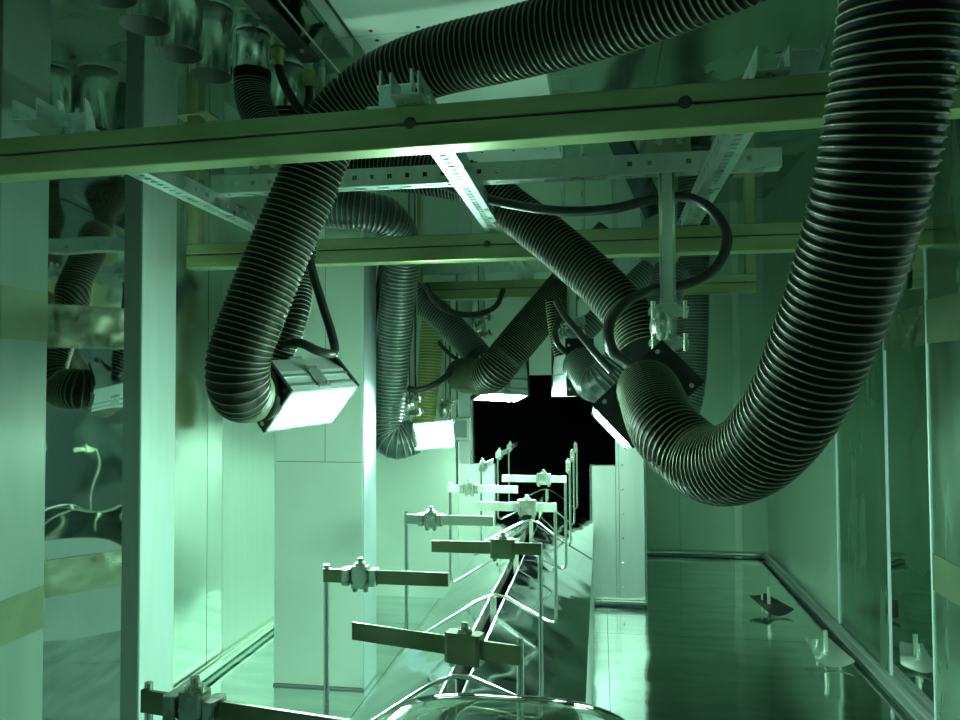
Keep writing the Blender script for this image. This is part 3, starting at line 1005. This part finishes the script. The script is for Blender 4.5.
cable('black cable looping beside the large glowing lamp in front of the pillar',
      [W(307, 225, Y=1.69), W(311, 265, Y=1.69), W(321, 300, Y=1.68), W(332, 335, Y=1.66), W(334, 353, Y=1.63), W(318, 351, Y=1.60), W(300, 343, Y=1.59), W(283, 345, Y=1.60)], .0105)
cable('black cable sagging between the glowing lamp and the middle lamp', [W(408, 388, Y=2.68), W(418, 390, Y=2.68), W(435, 384, Y=2.72), W(452, 372, Y=2.82), W(470, 361, Y=2.95)], .0115)
cable('thin black cable slanting down to the middle lamp', [W(438, 342, Y=2.9), W(452, 356, Y=2.9), W(470, 366, Y=2.92), W(480, 372, Y=2.95)], .008)
cable('black cable slanting over the black-ended lamp', [W(556, 300, Y=2.36), W(565, 316, Y=2.34), W(580, 334, Y=2.3), W(597, 355, Y=2.25), W(612, 372, Y=2.22)], .0115)
cable('black cable looped above the pale-sided lamp', [W(566, 314, Y=2.46), W(557, 324, Y=2.46), W(555, 338, Y=2.46), W(563, 350, Y=2.47), W(574, 354, Y=2.5)], .0105)
cable('black cable looped below the rearmost beam', [W(425, 284, Y=3.0), W(436, 303, Y=3.0), W(455, 313, Y=3.0), W(478, 314, Y=3.02), W(496, 306, Y=3.1), W(503, 290, Y=3.16)], .012)
cable('black cable running down the left flank of the grey hose', [W(383, 262, Y=2.54), W(377, 300, Y=2.60), W(372, 335, Y=2.64), W(374, 370, Y=2.66), W(380, 398, Y=2.67)], .012)


# ------------------------------------------------------------------ drop posts with cast clamps
def drop_post(px, Y, ztop, clamps, label, w=.0165, m_='alu'):
    x = W(px, 250, Y=Y).x
    zb = min(W(px, cy, Y=Y).z for cy in clamps) - .02
    t = thing('drop_post', (x, Y, zb), label, 'post', 'drop posts with cast clamps')
    MB().box(x - w, x + w, Y - w, Y + w, zb, ztop).build('square_tube', m_, t, bevel=.003)
    MB().box(x - w - .001, x - w + .005, Y - w - .002, Y - w + .004, zb, ztop).build('edge_trim', 'chrome', t)
    MB().box(x + w - .005, x + w + .001, Y - w - .002, Y - w + .004, zb, ztop).build('edge_trim', 'chrome', t)
    for cy in clamps:
        z = W(px, cy, Y=Y).z
        s = w / .0165
        cl = MB().cbox((x, Y - .004, z), (.044 * s, 0, 0), (0, 0, .014 * s), (0, .032 * s, 0), .5).build('clamp_plate', 'clamp', t, bevel=.002)
        for sx in (-1, 1):
            for dz in (0, ):
                p = Vector((x + sx * .036 * s, Y - .034 * s, z - .02 * s))
                MB().cyl(p, p + Vector((0, 0, .04 * s)), .006 * s, 6).build('clamp_bolt', 'clamp', cl)
    if len(clamps) > 1:
        za, zb2 = W(px, clamps[0], Y=Y).z, W(px, clamps[1], Y=Y).z
        MB().lathe((x - .018, Y - .02, zb2), (0, 0, 1), [(0, .012), (.01, .022), ((za - zb2) / 2, .027), (za - zb2 - .01, .022), (za - zb2, .012)], 18).build('swivel_body', 'clamp', t)
    return t


drop_post(667, CRY + .02, CRZ + .044, (311, 343), 'square drop post with cast clamps above the right lamp, hanging from the slotted cross rail')
drop_post(482, 3.30, CRZ + .03, (317, 334), 'square drop post with cast clamps above the middle lamp, behind the rearmost beam', .016)
drop_post(413, 2.90, ZC, (398, 412), 'square drop post with cast clamps beside the grey hose, above the glowing lamp', .014)
drop_post(572, 2.53, BZ1 + .02, (322, 333), 'square drop post with cast clamps above the black-ended lamp', .016)
drop_post(448, 3.44, BZ1 + .02, (402, 420), 'square drop post with cast clamps beside the olive hose on the back wall', .012)

# ------------------------------------------------------------------ drain deflectors on the floor of the right bay
def deflector(px, py, sc, label, mm, rot):
    p = W(px, py, Z=0.0)
    t = thing('drain_deflector', p, label, 'deflector', 'drain deflectors in the right bay')
    n = 12
    vs, fs = [], []
    for s in (0, 1):
        for j in range(n + 1):
            for k in range(n + 1):
                a, b = (j / n - .5) * 2, (k / n - .5) * 2
                wdt = 1 - .35 * (b * .5 + .5)
                x, y = a * wdt * .075 * sc, b * .085 * sc
                z = (.022 + .006 * a * a - .016 * b * b * (b < 0) * (1 - a * a) + .034 * (b * .5 + .5)) * sc + .002 * s
                ca, sa = math.cos(rot), math.sin(rot)
                vs.append(p + Vector((x * ca - y * sa, x * sa + y * ca, z)))
    q = (n + 1) ** 2
    for j in range(n):
        for k in range(n):
            f = (j * (n + 1) + k, (j + 1) * (n + 1) + k, (j + 1) * (n + 1) + k + 1, j * (n + 1) + k + 1)
            fs.append(f[::-1])
            fs.append(tuple(i + q for i in f))
    MB().add(vs, fs, True).build('curved_plate', mm, t)
    MB().cyl(p, p + Vector((0, 0, .12 * sc)), .0085 * sc, 14).build('rod', 'alu', t)
    b = p + Vector((-.025 * sc, .03 * sc, 0))
    MB().cyl(b, b + Vector((0, 0, .075 * sc)), .005 * sc, 10).build('pin', 'alu', t)
    MB().lathe(p, (0, 0, 1), [(0, .02 * sc), (.006, .02 * sc), (.007, .008 * sc)], 14).build('foot', 'galv', t)


deflector(826, 661, .9, 'pale curved drain deflector on a rod standing on the floor by the right wall', 'brushed', .15)
deflector(769, 612, .9, 'dark curved drain deflector on a rod standing on the floor of the right bay', 'black', .5)

# threaded rods and a dark strap hanging under the ceiling
for (px, py, Y, zl, lab) in ((566, 150, 3.0, 1.46, 'thin vertical threaded rod hanging above the middle beam, left one'),):
    pass
for (x, Y, lab) in ((-.14, 3.05, 'thin threaded rod hanging from the ceiling just right of the white ceiling panels'),
                    (-.06, 3.05, 'thin threaded rod hanging from the ceiling next to the dark slanting strut'),
                    (.15, 2.9, 'thin threaded rod hanging from the ceiling near the square drop post')):
    t = thing('threaded_rod', (x, Y, RZ0 + .02), lab, 'rod', 'threaded rods under the ceiling')
    MB().cyl((x, Y, RZ0 + .02), (x, Y, ZC), .007, 10).build('rod', 'galv', t)
    MB().cyl((x, Y, RZ0 + .05), (x, Y, RZ0 + .062), .014, 6).build('nut', 'galv', t)
a, b = W(608, 120, Y=2.9), W(655, 215, Y=2.9)
t = thing('strut', b, 'dark flat strut slanting down from the ceiling to the middle beam', 'strut')
dd = (b - a)
MB().obox((a + b) / 2, dd / 2, Vector((dd.z, 0, -dd.x)).normalized() * .04, (0, .012, 0)).build('strut_web', 'dark_mirror', t)
MB().obox((a + b) / 2 - Vector((dd.z, 0, -dd.x)).normalized() * .04, dd / 2, Vector((dd.z, 0, -dd.x)).normalized() * .005, (0, .02, 0)).build('strut_edge', 'black', t)
